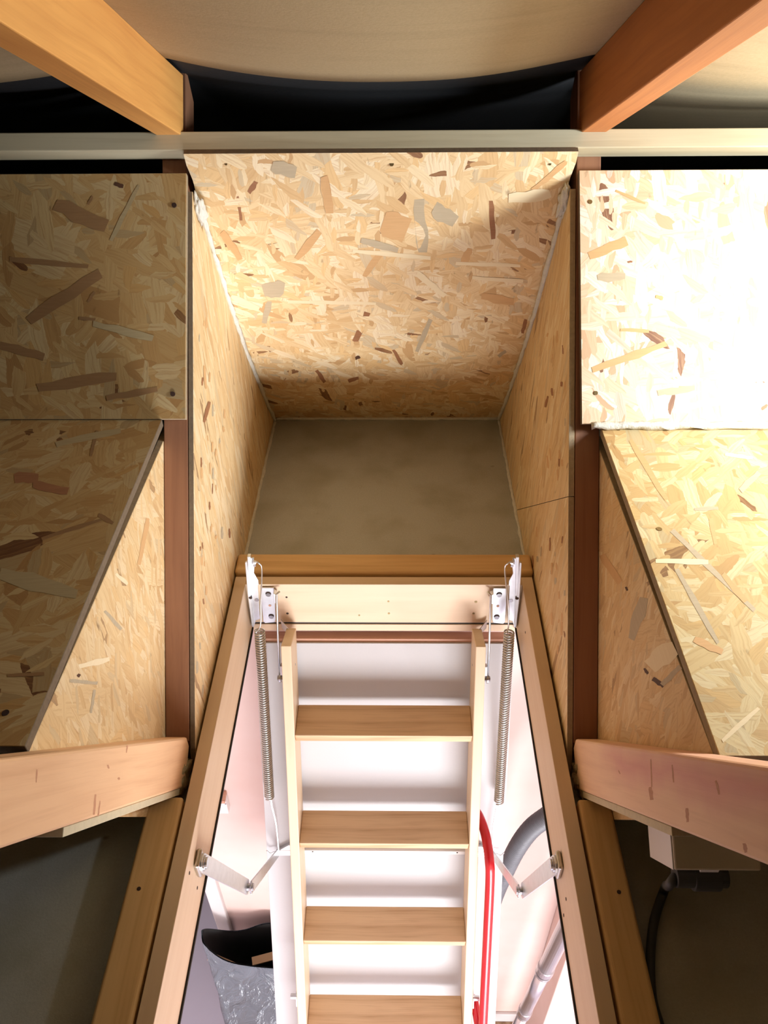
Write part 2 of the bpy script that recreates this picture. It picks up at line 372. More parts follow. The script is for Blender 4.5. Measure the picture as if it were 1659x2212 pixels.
# ------------------------------------------------------------------ roof trusses either side of the hatch
nws = {}
def truss(s, label):
    side = 'left' if s < 0 else 'right'
    t = thing('roof_truss', W(s*.2965, .62, 1.03), label, 'roof truss', 'roof trusses either side of the hatch')
    X0, X1 = s*XI, s*XO
    # rafter, running down and away overhead
    k = .015; re = lambda f: ((WF[2]-k-WF[1]*f(0))/(WF[0]+WF[1]*(f(1)-f(0))))
    pts = [(-1.2, raft_t(-1.2)), (re(raft_t), raft_t(re(raft_t))), (re(raft_b), raft_b(re(raft_b))), (-1.2, raft_b(-1.2))]
    V, F = yzprism(X0, X1, pts); put('rafter', V, F, M_RAFTER if s < 0 else M_RAFTER_SHADE, t, (W(X0, 1.0, raft_t(1.0)), yzd((1, .42)), yzd((0, -1))), bevel=.0015)
    # far web, leaning away towards its top
    a = web_pt(.985); b = web_pt(.222)
    pts = [a, b, add2(add2(b, wn, .045), wt, .030), add2(a, wn, .045)]
    V, F = yzprism(X0+s*.0005, X1, pts); put('web_strut', V, F, M_WEB, t, (W(X0, *a), yzd((-wt[0], -wt[1])), yzd(wn)), bevel=.001)
    # near web, rising past the camera
    T = lambda Y: (.0352+.8110*Y)/.5850
    B = lambda Y: (.0996+.8132*Y)/.5820
    dw = (.584, .812)
    p1 = (.655, T(.655)); p2 = (.605, B(.605)); p0 = (-.25, T(-.25)); p3 = (-.30, B(-.30))
    V, F = yzprism(X0, X1, [p0, p1, (.655, p1[1]+.02), p2, p3])
    nw = put('web_strut', V, F, M_NWEB_ST if s > 0 else M_NWEB, t, (W(X0, *p1), yzd((-dw[0], -dw[1])), yzd((dw[1]*-1, dw[0]))), bevel=.003)
    nws[s] = nw
    # bottom chord under the boarding beyond the node
    V, F = yzprism(X0+s*.001, X1, [(.66, .985), (2.7, .985), (2.7, FL0), (.66, FL0)]); put('bottom_chord', V, F, M_WEB, t, (W(X0, .66, 1), (0, 1, 0), (0, 0, 1)))
    return t
truss(-1, 'truss of pine rafter and two leaning struts on the left of the hatch')
truss(1, 'truss on the right of the hatch, its lower strut stained pink')

# long batten across the struts
p0 = web_pt(.3265); q0 = add2(p0, wn, -.030); p1 = add2(p0, wt, -.0262); q1 = add2(p1, wn, -.030)
V, F = yzprism(-2.0, 2.0, [p0, q0, q1, p1])
tag(put('brace_batten', V, F, M_BRACE, frame=(W(0, *q0), (1, 0, 0), yzd(wt)), bevel=.0015),
    'long pale timber batten running level across both trusses above the boards', 'batten')

# ------------------------------------------------------------------ boards
def slab(name, poly, off, mat, frame, label, cat, edge=None, group=None, parent=None, bevel=.0006, extra=None):
    V, F = prism(poly, off); n = len(poly)
    fm = {i: 1 for i in range(2, 2+n)}
    o = put(name, V, F, mat, parent, frame, bevel=bevel, seg=1, mats=[mat, edge or M_OSB_EDGE], fmat=fm)
    if label: tag(o, label, cat, group)
    return o
wnv, wtv = yzd(wn), yzd(wt)
DH = {-1: .614, 1: .624}
def web_board(xa, xb, off_t, off_b, h0, h1, mat, label, seed, edge):
    """board screwed to the front of the far struts"""
    a = [Vector((xa[0], 0, 0)) for _ in range(1)]
    t0 = add2(web_pt(h0), wn, -.001); b0 = add2(web_pt(h1), wn, -.001)
    poly = [W(xa[0], *t0), W(xb, *t0), W(xb, *b0), W(xa[1], *b0)]
    o = slab('strand_board', poly, wnv*-.010, mat, (W(xa[0], *t0)-wnv*.010+wtv*seed, (1, 0, 0), wtv), label, 'board', edge, 'boards fixed to the leaning struts')
    return o, t0, b0
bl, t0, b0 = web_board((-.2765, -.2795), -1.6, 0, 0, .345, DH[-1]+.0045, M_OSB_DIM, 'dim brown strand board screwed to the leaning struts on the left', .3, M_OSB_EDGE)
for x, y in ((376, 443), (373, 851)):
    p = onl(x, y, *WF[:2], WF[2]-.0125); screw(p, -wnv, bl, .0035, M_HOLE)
br, t0, b0 = web_board((.2805, .2862), 1.6, 0, 0, .3445, DH[1]+.0005, M_OSB_BRIGHT, 'brightly lit strand board on the leaning struts at right', 1.7, M_OSB_EDGE_DK)
for x, y in ((1275, 436), (1287, 849)):
    p = onl(x, y, *WF[:2], WF[2]-.0115); screw(p, -wnv, br, .0030)
# level decks across the foot of those boards
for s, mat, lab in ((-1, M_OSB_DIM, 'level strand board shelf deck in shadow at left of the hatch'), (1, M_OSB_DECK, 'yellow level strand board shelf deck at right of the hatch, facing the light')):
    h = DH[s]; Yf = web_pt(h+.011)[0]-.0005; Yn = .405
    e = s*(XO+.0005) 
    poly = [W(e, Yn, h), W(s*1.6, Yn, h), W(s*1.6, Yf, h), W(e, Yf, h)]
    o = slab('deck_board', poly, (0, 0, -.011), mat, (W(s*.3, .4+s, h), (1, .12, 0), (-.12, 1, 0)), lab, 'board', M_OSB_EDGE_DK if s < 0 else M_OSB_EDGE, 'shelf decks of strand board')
    for x, y in (((12, 1540),) if s < 0 else ((1424, 1143), (1335, 927))):
        screw(onh(x, y, h), (0, 0, 1), o, .0035, M_HOLE if s < 0 else None)
# triangular cheeks closing the trusses under the decks
for s, lab in ((-1, 'tall triangular strand board cheek below the left shelf deck'), (1, 'tall triangular strand board cheek below the right shelf deck')):
    h = DH[s]+.0115; Bn = lambda Y: (.0996+.8132*Y)/.5820-.002
    wp = add2(web_pt(h), wn, .03); lo = add2(web_pt(.985), wn, .03)
    pts = [(.407, h), wp, lo, (.66, 1.028), (.565, 1.028), (.400, Bn(.400)), (.392, .68)]
    poly = [W(s*(XO+.0008), *p) for p in pts]
    slab('cheek_board', poly, (s*.009, 0, 0), M_OSB_CHEEK, (W(s*.32, .5+s*.7, .8), (0, 1, 0), (0, 0, 1)), lab, 'board', M_OSB_EDGE, 'triangular cheeks under the decks')

for s, lab in ((-1, 'thin pale packing strip under the lower strut at left of the hatch'), (1, 'thin pale packing strip under the lower strut at right of the hatch')):
    Bs = lambda Y: (.0996+.8132*Y)/.5820
    ya = onx(142, 1795, -.2815).y if s < 0 else onx(1450, 1786, .2815).y
    a_, b_ = (ya, Bs(ya)+.0006), (.598, Bs(.598)+.0006)
    pts = [a_, b_, add2(b_, (-.812, .584), .0085), add2(a_, (-.812, .584), .0085)]
    V, F = yzprism(s*.2815, s*.313, pts)
    tag(put('packing_strip', V, F, M_STRIP, frame=(W(s*.28, *a_), yzd((.584, .812)), (1, 0, 0)), bevel=.0006), lab, 'wood strip', 'packing strips under the struts')
# side linings of the recess
bow = [(1.150, .310), (1.1725, .370), (1.188, .405), (1.219, .470), (1.256, .540), (1.296, .612), (1.340, .685), (1.391, .763), (1.446, .842), (1.515, .938), (1.578, 1.018), (1.5895, 1.0295)]
for s in (-1, 1):
    back = [(y+.001, h+.001) for y, h in bow if h > .38]
    front_t = (web_pt(.362)[0], .362); front_b = (web_pt(.993)[0], .993)
    pts = [front_b, front_t]+[(y-.0004, h) for y, h in back]+[(.632, 1.0295)]
    if s < 0:
        poly = [W(s*XP, *p) for p in pts]
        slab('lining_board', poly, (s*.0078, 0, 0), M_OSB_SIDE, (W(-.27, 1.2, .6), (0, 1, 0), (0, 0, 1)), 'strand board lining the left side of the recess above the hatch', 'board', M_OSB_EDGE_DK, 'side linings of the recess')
    else:
        # two pieces meeting in a fine seam
        A = onx(1119, 1101, XP); B = onx(1230, 1072, XP)
        A2 = Vector((XP, 1.75, 0)); 
        sy = lambda Y: (3.5-(A.z+(B.z-A.z)*(Y-A.y)/(B.y-A.y)))
        def cut(P, keep):
            out = []
            for i in range(len(P)):
                a, b = P[i], P[(i+1) % len(P)]; fa = (a[1]-sy(a[0]))*keep; fb = (b[1]-sy(b[0]))*keep
                if fa >= 0: out.append(a)
                if fa*fb < 0: k = fa/(fa-fb); out.append((a[0]+(b[0]-a[0])*k, a[1]+(b[1]-a[1])*k))
            return out
        for keep, lab, g in ((-1, 'upper strand board lining the right side of the recess, above its seam', -.0006), (1, 'lower strand board lining the right side of the recess, beside the hatch', .0006)):
            poly = [W(XP, y, h+g) for y, h in cut(pts, keep)]
            slab('lining_board', poly, (.0078, 0, 0), M_OSB_SIDE, (W(.27, 1.9, .6), (0, 1, 0), (0, 0, 1)), lab, 'board', M_OSB_EDGE, 'side linings of the recess', bevel=.0003)
# bowed sloping board at the back of the recess
V = []; n = len(bow); hw = .2702
path = smooth_path([Vector((0, y, h)) for y, h in bow], 3); n = len(path); F = []
for i, p in enumerate(path):
    q = path[min(i+1, n-1)]; r = path[max(i-1, 0)]; t = (q-r).normalized(); nn = Vector((0, t.z, -t.y))   # away and up normal in (Y,h)
    w = hw+(.0035 if p.z < .33 else 0)
    for X, o in ((-w, 0), (w, 0), (w, .009), (-w, .009)):
        V.append(W(X, p.y+nn.y*o, p.z+nn.z*o))
for i in range(n-1):
    for k in range(4): F.append([i*4+k, i*4+(k+1) % 4, i*4+4+(k+1) % 4, i*4+4+k])
F += [[0, 1, 2, 3], [4*n-4+k for k in range(4)]]
fm = {len(F)-2: 1, len(F)-1: 1}
back = tag(put('sloping_board', V, F, M_OSB, frame=(W(0, *bow[5]), (1, 0, 0), yzd((.50, .866))), mats=[M_OSB, M_OSB_EDGE_DK], fmat=fm),
    'large sloping strand board closing the back of the recess, under the long batten', 'board')
for x, y in ((488, 354), (846, 354), (1188, 354)):
    p = onl(x, y, .937, -.349, .937*1.161-.349*.34); screw(p, yzd((-.937, -.349)), back, .0032 if x == 846 else .002)

# foam sealant beads
def bead(pts, r, label, seed, k=10):
    P = smooth_path(pts, k); rd = random.Random(seed); V, F = tube(P, r, 8, True)
    V = [v+Vector((noise.noise(v*160+Vector((seed, 0, 0))), noise.noise(v*170+Vector((9, seed, 0))), noise.noise(v*150)))*r*.75 for v in V]
    return tag(put('foam_bead', V, F, M_FOAM, smooth=True), label, 'foam sealant', 'foam sealant beads along the board joints')
for s, lab in ((-1, 'white foam bead down the left joint of the sloping board'), (1, 'white foam bead down the right joint of the sloping board')):
    pts = [W(s*(XP-.002), y-.004, h+.001) for y, h in bow[2:]]; bead(pts, .0042, lab, 3+s, 6)
    lp = [W(s*(XP-.0015), Y, FL0-.001) for Y in (1.575, 1.45, 1.35, 1.25, 1.13, 1.06)]
    bead(lp, .0038, 'pale foam bead along the floor on the '+('left' if s < 0 else 'right')+' side of the recess', 11+s, 8)
    # lumps at the top corner
    c = W(s*(XP-.001), 1.166 if s < 0 else 1.172, .395 if s < 0 else .385); V = []; F = []
    bm = bmesh.new(); bmesh.ops.create_icosphere(bm, subdivisions=4, radius=1)
    for v in bm.verts:
        d = v.co.copy(); k = 1+.45*noise.noise(d*2.3+Vector((s*4, 0, 0)))+.15*noise.noise(d*7)
        v.co = c+Vector((d.x*.0075*k, d.y*.012*k, d.z*.026*k)) + Vector((s*-.003, -.012*d.z, 0))
    V = [v.co.copy() for v in bm.verts]; F = [[v.index for v in f.verts] for f in bm.faces]; bm.free()
    tag(put('foam_lump', V, F, M_FOAM, smooth=True), 'lumpy white foam plug at the top '+('left' if s < 0 else 'right')+' corner of the recess', 'foam sealant')
bead([W(x, 1.584, FL0-.003) for x in (-.266, -.13, 0, .13, .266)], .0040, 'white foam bead along the foot of the sloping board', 21, 10)
bead([W(x, web_pt(DH[1]-.006)[0]-.017, DH[1]-.006) for x in (.300, .45, .7, 1.0, 1.5)], .0055, 'white foam bead where the bright board meets the yellow deck', 31, 14)
for s, lab in ((-1, 'loose tuft of grey insulation at foot of the left truss'), (1, 'loose tuft of grey insulation at foot of the right truss')):
    rd = random.Random(40+s); bm = bmesh.new(); bmesh.ops.create_icosphere(bm, subdivisions=4, radius=1)
    c = W(s*.287, .618, 1.005)
    for v in bm.verts:
        d = v.co.copy(); k = 1+.5*noise.noise(d*2.6+Vector((s*7, 3, 0)))+.25*noise.noise(d*9)
        v.co = c+Vector((d.x*.011*k, d.y*.030*k, d.z*.022*k))
    V = [v.co.copy() for v in bm.verts]; F = [[v.index for v in f.verts] for f in bm.faces]; bm.free()
    tag(put('insulation_tuft', V, F, plain('insulation_wool', lin(164, 146, 112), .95, .5, 90, bump=1, bd=.004), smooth=True), lab, 'insulation')

# single dark, grey and pale flakes pressed into the board faces (part of each board's own mesh)
def flake_mat(nm, c, c2):
    a = NT(nm); f = a.noise(a.mapping(a.co, (30, 300, 30)), 1, 3, .6).outputs[0]
    return a.out(a.mix(f, c, c2), .65, f, .3, .0005)
FLK = {'b': flake_mat('brown_flake', lin(176, 124, 84), lin(140, 92, 60)), 't': flake_mat('tan_flake', lin(226, 182, 128), lin(206, 160, 108)),
       'g': flake_mat('grey_flake', lin(206, 188, 156), lin(180, 162, 132)), 'w': flake_mat('pale_flake', lin(248, 230, 192), lin(238, 216, 172)),
       'd': flake_mat('dark_flake', lin(96, 62, 42), lin(76, 48, 32)),
       'B': flake_mat('shaded_brown_flake', lin(158, 122, 80), lin(136, 100, 64)), 'G': flake_mat('shaded_grey_flake', lin(184, 164, 122), lin(162, 144, 106)),  # darker flake copies for the left boards, shade put into their colour
       'k': flake_mat('knot_streak', lin(206, 152, 114), lin(182, 126, 92))}
def flakes(ob, hit, nrm, items, seed=0):
    """items: (kind, x0, y0, x1, y1, width) along the flake's axis"""
    me = ob.data; inv = WM[ob.name].inverted(); bm = bmesh.new(); bm.from_mesh(me); rd = random.Random(seed); idx = {}
    for num, (kd, x0, y0, x1, y1, w) in enumerate(items):
        if kd not in idx: me.materials.append(FLK[kd]); idx[kd] = len(me.materials)-1
        dx, dy = x1-x0, y1-y0; l = math.hypot(dx, dy); px, py = -dy/l, dx/l
        up_, dn_ = [], []
        K = 5
        for k in range(K+1):
            f = k/K; taper = .75+.25*math.sin(PI*f); j = rd.uniform(-.12, .12)*w
            cxx, cyy = x0+dx*f, y0+dy*f
            up_.append((cxx+px*(w/2*taper)+px*j, cyy+py*(w/2*taper)+py*j)); j = rd.uniform(-.12, .12)*w
            dn_.append((cxx-px*(w/2*taper)+px*j, cyy-py*(w/2*taper)+py*j))
        sk = rd.uniform(-.15, .15)*w; up_[0] = (up_[0][0]+dx/l*sk, up_[0][1]+dy/l*sk); dn_[-1] = (dn_[-1][0]+dx/l*sk, dn_[-1][1]+dy/l*sk)
        pts = [inv @ (hit(x, y)+nrm(x, y)*(.00012+.00001*num)) for x, y in up_+dn_[::-1]]
        f = bm.faces.new([bm.verts.new(p) for p in pts]); f.material_index = idx[kd]
    bm.to_mesh(me); bm.free()
def bow_hit(x, y):
    r = ray(x, y)
    for i in range(len(bow)-1):
        (ya, ha), (yb, hb) = bow[i], bow[i+1]; a_, b_ = (hb-ha), -(yb-ya); dd = a_*ya+b_*ha
        t = dd/(a_*r[1]+b_*r[2])
        if i == len(bow)-2 or t*r[2] <= hb: return Vector((CAMX+t*r[0], t*r[1], CAMZ-t*r[2]))
flakes(back, bow_hit, lambda x, y: yzd((-.90, -.43))*3.2, [
 ('b', 513, 424, 521, 476, 7), ('b', 538, 416, 554, 392, 12), ('b', 766, 738, 794, 674, 15), ('t', 786, 598, 822, 546, 15), ('b', 1061, 432, 1066, 517, 11),
 ('t', 1000, 570, 1016, 536, 16), ('g', 906, 430, 912, 545, 26), ('g', 936, 450, 984, 478, 34), ('g', 570, 698, 583, 650, 13), ('g', 566, 628, 612, 624, 36),
 ('t', 826, 480, 878, 500, 60), ('w', 622, 652, 812, 656, 8), ('w', 985, 569, 1124, 574, 8), ('w', 762, 542, 930, 558, 10), ('t', 1150, 412, 1222, 350, 12),
 ('b', 752, 824, 774, 816, 9), ('b', 684, 800, 702, 826, 9), ('d', 768, 774, 778, 770, 7), ('b', 850, 756, 868, 788, 8), ('w', 500, 640, 560, 668, 12),
 ('g', 588, 360, 640, 372, 30), ('t', 700, 380, 712, 460, 20), ('g', 1076, 770, 1092, 758, 8), ('w', 900, 590, 960, 640, 14), ('t', 640, 560, 690, 500, 16),
 ('g', 930, 690, 900, 760, 10), ('t', 1040, 640, 1110, 652, 18), ('b', 1128, 720, 1136, 690, 8), ('w', 1020, 600, 1130, 608, 9), ('g', 780, 520, 860, 540, 14), ('t', 480, 500, 520, 560, 16), ('w', 1100, 430, 1190, 418, 24)], 3)
pl_hit = lambda off: (lambda x, y: onl(x, y, *WF[:2], WF[2]-off))
flakes(bl, pl_hit(.0111), lambda x, y: -wnv*1.5, [('d', 247, 397, 267, 403, 9), ('B', 190, 652, 204, 630, 7), ('B', 60, 694, 215, 590, 26), ('B', 0, 745, 95, 772, 20), ('B', 20, 560, 190, 576, 12),
 ('B', 80, 840, 250, 812, 24), ('B', 120, 440, 230, 490, 36), ('G', 240, 520, 300, 400, 10), ('B', 170, 688, 206, 690, 8), ('B', 200, 424, 190, 442, 6), ('G', 200, 700, 330, 730, 16), ('B', 230, 860, 340, 840, 14)], 4)
flakes(br, pl_hit(.0111), lambda x, y: -wnv*1.5, [('t', 1272, 552, 1354, 520, 22), ('b', 1646, 884, 1658, 874, 7), ('g', 1290, 600, 1350, 596, 20), ('t', 1340, 712, 1402, 716, 8), ('t', 1330, 412, 1394, 440, 6), ('g', 1420, 850, 1500, 838, 14), ('b', 1356, 566, 1366, 565, 5), ('t', 1280, 800, 1440, 742, 16), ('t', 1416, 640, 1432, 645, 9)], 5)
dk = {k: o for k, o in zip((-1, 1), [o for o in bpy.data.objects if o.name.startswith('deck_board')])}
flakes(dk[-1], lambda x, y: onh(x, y, DH[-1]), lambda x, y: Vector((0, 0, 1.5)), [('b', 30, 1032, 82, 1032, 26), ('b', 70, 1046, 146, 1062, 20), ('B', 212, 1112, 244, 1130, 10), ('G', 0, 1238, 166, 1284, 34), ('B', 16, 1460, 96, 1456, 8), ('B', 90, 1164, 226, 1120, 8), ('d', 6, 1544, 16, 1536, 8), ('B', 196, 986, 210, 930, 7), ('G', 120, 960, 260, 930, 14)], 6)
flakes(dk[1], lambda x, y: onh(x, y, DH[1]), lambda x, y: Vector((0, 0, 1.5)), [('t', 1535, 1120, 1545, 1176, 10), ('g', 1452, 1146, 1630, 1320, 12), ('g', 1500, 1100, 1552, 1098, 8), ('g', 1462, 1230, 1552, 1390, 12), ('w', 1416, 1212, 1530, 1214, 12), ('t', 1362, 950, 1440, 1080, 12), ('w', 1566, 982, 1626, 990, 9), ('t', 1500, 1380, 1560, 1410, 16), ('g', 1640, 1020, 1600, 1060, 14), ('w', 1560, 1600, 1640, 1530, 10), ('t', 1560, 1240, 1610, 1300, 14)], 7)
cR = sorted([o for o in bpy.data.objects if o.name.startswith('cheek_board')], key=lambda o: o.matrix_world.translation.x)
flakes(cR[1], lambda x, y: onx(x, y, XO+.0008), lambda x, y: Vector((-1.5, 0, 0)), [('g', 1364, 1380, 1392, 1290, 24), ('d', 1410, 1466, 1434, 1482, 10), ('d', 1392, 1444, 1400, 1456, 6), ('w', 1400, 1440, 1455, 1400, 40), ('d', 1352, 1268, 1356, 1276, 5), ('g', 1430, 1480, 1470, 1440, 12), ('t', 1300, 1200, 1340, 1260, 16)], 8)
flakes(cR[0], lambda x, y: onx(x, y, -XO-.0008), lambda x, y: Vector((1.5, 0, 0)), [('w', 170, 1440, 236, 1424, 12), ('g', 226, 1320, 262, 1360, 8), ('d', 168, 1462, 172, 1456, 7), ('t', 300, 1220, 320, 1120, 10), ('w', 250, 1240, 276, 1262, 8), ('g', 196, 1540, 204, 1490, 6), ('g', 150, 1470, 210, 1476, 8)], 9)
lin_ = sorted([o for o in bpy.data.objects if o.name.startswith('lining_board')], key=lambda o: o.matrix_world.translation.x)
rs = random.Random(12)
def specks(x0, x1, y0, y1, n):
    out = []
    for _ in range(n):
        x, y, l = rs.uniform(x0, x1), rs.uniform(y0, y1), rs.uniform(8, 30); out.append((rs.choice('tttbg'), x, y, x+rs.uniform(-2, 2), y+l, rs.uniform(2, 5)))
    return out
flakes(lin_[0], lambda x, y: onx(x, y, -XP), lambda x, y: Vector((1.2, 0, 0)), specks(424, 450, 620, 1500, 22)+specks(450, 500, 760, 1180, 16)+[('b', 452, 868, 440, 912, 8), ('t', 440, 790, 444, 840, 5)], 21)
flakes(lin_[-2], lambda x, y: onx(x, y, XP), lambda x, y: Vector((-1.2, 0, 0)), specks(1180, 1224, 700, 1040, 16)+[('b', 1184, 856, 1178, 880, 5)], 22)
flakes(lin_[-1], lambda x, y: onx(x, y, XP), lambda x, y: Vector((-1.2, 0, 0)), specks(1190, 1220, 1110, 1450, 14)+specks(1150, 1190, 1120, 1210, 6), 23)
flakes(nws[1], lambda x, y: onx(x, y, XI), lambda x, y: Vector((-.6, 0, 0)), [('k', 1404, 1700, 1408, 1728, 9), ('k', 1406, 1640, 1408, 1700, 3), ('k', 1484, 1746, 1486, 1776, 7), ('k', 1546, 1686, 1554, 1716, 5), ('k', 1608, 1822, 1612, 1842, 8), ('k', 1452, 1652, 1455, 1690, 3), ('k', 1336, 1664, 1340, 1672, 2.5)], 31)
flakes(nws[-1], lambda x, y: onx(x, y, -XI), lambda x, y: Vector((.6, 0, 0)), [('k', 206, 1716, 203, 1760, 5), ('k', 216, 1730, 212, 1764, 3), ('k', 275, 1610, 273, 1626, 3), ('k', 232, 1652, 235, 1660, 4), ('k', 255, 1680, 258, 1684, 5), ('k', 80, 1662, 78, 1690, 3)], 32)

# ------------------------------------------------------------------ trimmers around the hatch
V, F = box(-.269, .269, 1.0095, 1.058, .980, FL0)
tr = tag(put('trimmer_timber', V, F, M_TRIM, frame=(W(0, 1.0, 1), (1, 0, 0), (0, 1, 0)), bevel=.006, seg=4), 'rounded pine trimmer lying across behind the far end of the hatch', 'timber')
for s, lab in ((-1, 'rounded pine trimmer running beside the left of the hatch frame'), (1, 'rounded pine trimmer running beside the right of the hatch frame')):
    V, F = box(s*.2705 if s > 0 else -.3175, .3150 if s > 0 else -.2705, -.5, .574, .988, FL0)
    o = tag(put('trimmer_timber', V, F, M_TRIM, frame=(W(s*.29, 0, 1), (0, 1, 0), (1, 0, 0)), bevel=.005, seg=4), lab, 'timber', 'trimmers beside the hatch')
    x, y = ((300, 1920) if s < 0 else (1337, 1927)); screw(onh(x, y, .988), (0, 0, 1), o, .0026, M_HOLE, 'nail')

# ------------------------------------------------------------------ hatch frame
hf = thing('hatch_frame', W(0, .4, 1.10), 'pale planed pine frame lining the loft hatch opening', 'hatch frame')
HT, HB = .988, 1.098
for s in (-1, 1):
    V, F = box(min(s*HX, s*.2665), max(s*HX, s*.2665), YN, YE+.0195, HT, HB)
    put('side_board', V, F, M_FRAME, hf, (W(s*HX, 0, 1.1), (0, 1, 0), (0, 0, 1)), bevel=.001)
    V, F = box(min(s*(HX-.0025), s*.262), max(s*(HX-.0025), s*.262), YN+.002, YE-.003, HB, HB+.004); put('gasket', V, F, M_BLACK, hf)
V, F = box(-HX, HX, YE, YE+.0195, HT, HB-.010); eb = put('end_board', V, F, M_FRAME, hf, (W(.4, YE, 1.1), (1, 0, 0), (0, 0, 1)), bevel=.0008)
V, F = box(-HX, HX, YN, YN+.0195, HT, HB); put('end_board', V, F, M_FRAME, hf, (W(0, YN, 1.1), (1, 0, 0), (0, 0, 1)), bevel=.001)
V, F = box(-HX, HX, YE+.001, YE+.016, HB-.010, HB-.006); put('gasket', V, F, M_BLACK, hf)
V, F = box(-HX, HX, YE-.001, YE+.024, HB-.006, HB+.012); put('sill_strip', V, F, M_FRAME, hf, (W(0, YE, 1.12), (1, 0, 0), (0, 0, 1)), bevel=.0008)
for x, y, r in ((839, 1299, .002), (840, 1325, .0022), (1028, 1300, .0026), (1023, 1325, .0022), (619, 1290, .002), (621, 1325, .0024), (776, 1329, .0018)):
    p = ony(x, y, YE); screw(p, (0, -1, 0), hf, r, M_SCREW if x > 700 else M_HOLE)
for x, y in ((409, 1886), (426, 1918)): screw(onx(x, y, -HX), (1, 0, 0), hf, .0022, M_HOLE)
for x, y in ((1223, 1942), (1218, 1977), (1135, 1366)): screw(onx(x, y, HX), (-1, 0, 0), hf, .0022, M_HOLE)
# zinc brackets at the hinge end: an upright channel with a hooked neck and a bolted plate beside it
for s in (-1, 1):
    YB = YE-.0015
    def lp(pts, Y): # outlines read on the left bracket, mirrored for the right
        P = [ony(x, y, Y) for x, y in pts]; return [Vector((p.x if s < 0 else -p.x, Y, p.z)) for p in P]
    br_ = merge(
        prism(lp([(541, 1204), (549, 1203), (548, 1213), (556, 1212), (550, 1222), (549, 1236), (558, 1252), (559, 1262), (557, 1262), (562, 1335), (553, 1338), (549, 1352), (545, 1352)], YB-.003), (0, -.0025, 0)),
        prism(lp([(534, 1203), (541, 1203), (548, 1351), (543, 1352)], YB-.010), (0, .0085, 0)),
        prism(lp([(529, 1216), (533, 1214), (540, 1275), (548, 1351), (544, 1352), (535, 1285)], YB-.012), (0, .0045, 0)))
    b = put('spring_bracket', *br_, M_STEEL, hf, bevel=.0005)
    for x, y, r in ((554.5, 1296, .0040), (550, 1222, .0024)):
        p = lp([(x, y)], YB-.0055)[0]; screw(p, (0, -1, 0), b, r, M_BOLT, 'bolt')
    p = lp([(541, 1291)], YB-.0115)[0]; V, F = cyl(p, p+Vector((0, -.0008, 0)), .0032, 12); put('bolt_hole', V, F, M_HOLE, b)
    V, F = prism(lp([(565, 1268), (592, 1268), (594, 1290), (596, 1335), (594, 1342), (573, 1344), (569, 1340), (565, 1300)], YB), (0, -.0026, 0))
    V2, F2 = prism(lp([(592, 1272), (599, 1276), (601, 1292), (594, 1294)], YB-.002), (0, -.012, 0))
    pl = put('hinge_plate', *merge((V, F), (V2, F2)), M_STEEL, hf, bevel=.0006)
    for x, y, r in ((579.5, 1285, .0046), (586, 1333, .0046)):
        p = lp([(x, y-2.5)], YB-.0028)[0]; V, F = cyl(p, p+Vector((0, -.0004, 0)), r*1.12, 16); put('bolt_hole', V, F, M_HOLE, pl)
        screw(lp([(x, y)], YB-.0035)[0], (0, -1, 0), pl, r, M_BOLT, 'bolt')
    p = lp([(583, 1308)], YB-.0028)[0]; V, F = cyl(p, p+Vector((0, -.0004, 0)), .0026, 12); put('bolt_hole', V, F, M_REDWOOD, pl)

# ------------------------------------------------------------------ hatch door hanging open
DD = Vector((0, -.3900, -.9208)); DN = Vector((0, -.9208, .3900))      # run down the door, outward normal (world)
PO = W(0, .9695, 1.127)
door = thing('hatch_door', W(0, .97, 1.16), 'smooth white insulated hatch door hanging open behind the ladder', 'hatch door')
hwd = .2430; L = 1.13
c = [PO+Vector((x, 0, 0))+DD*sv for x, sv in ((-hwd, .0008), (hwd, .0008), (hwd, L), (-hwd, L))]
V, F = prism(c, -DN*.036); put('leaf', V, F, M_DOORW, door, (PO, (1, 0, 0), DD), bevel=.0008)
c = [PO+Vector((x, 0, 0))+DD*sv for x, sv in ((-hwd, -.0065), (hwd, -.0065), (hwd, .0006), (-hwd, .0006))]
V, F = prism([p-DN*.004 for p in c], -DN*.032); put('edge_strip', V, F, M_REDWOOD, door, (PO, (1, 0, 0), DD), bevel=.0006)
# cross bar of white angle steel with zinc end brackets
def door_pt(x, y, off=0):   # a point on the door face (raised by off) seen at that place
    n = DN; P = PO+DN*off; r = vdir(ray(x, y)); o = Vector((CAMX, 0, CAMZ)); return o+r*((P-o).dot(n)/r.dot(n))
a0 = door_pt(612, 1831, .002); sb = (a0-PO).dot(DD)
def dbox(x0, x1, s0, s1, n0, n1):
    c = [PO+Vector((x, 0, 0))+DD*sv+DN*n0 for x, sv in ((x0, s0), (x1, s0), (x1, s1), (x0, s1))]; return prism(c, DN*(n1-n0))
V, F = merge(dbox(-.216, .216, sb, sb+.0135, .0003, .0028), dbox(-.216, .216, sb, sb+.002, .0003, .0095))
cb = put('cross_bar', V, F, M_WHITE, door, bevel=.0004)
for s in (-1, 1):
    screw(PO+Vector((s*.148, 0, 0))+DD*(sb+.008)+DN*.0028, DN, cb, .0018, M_HOLE)
    x0, x1 = sorted((s*.186, s*.2195))
    c = [PO+Vector((s*x, 0, 0))+DD*(sb+d)+DN*.0003 for x, d in ((.184, -.012), (.196, -.012), (.216, .001), (.2195, .008), (.2195, .014), (.184, .014))]
    V, F = prism(c, DN*.009); put('end_bracket', V, F, M_STEEL, door, bevel=.0008)

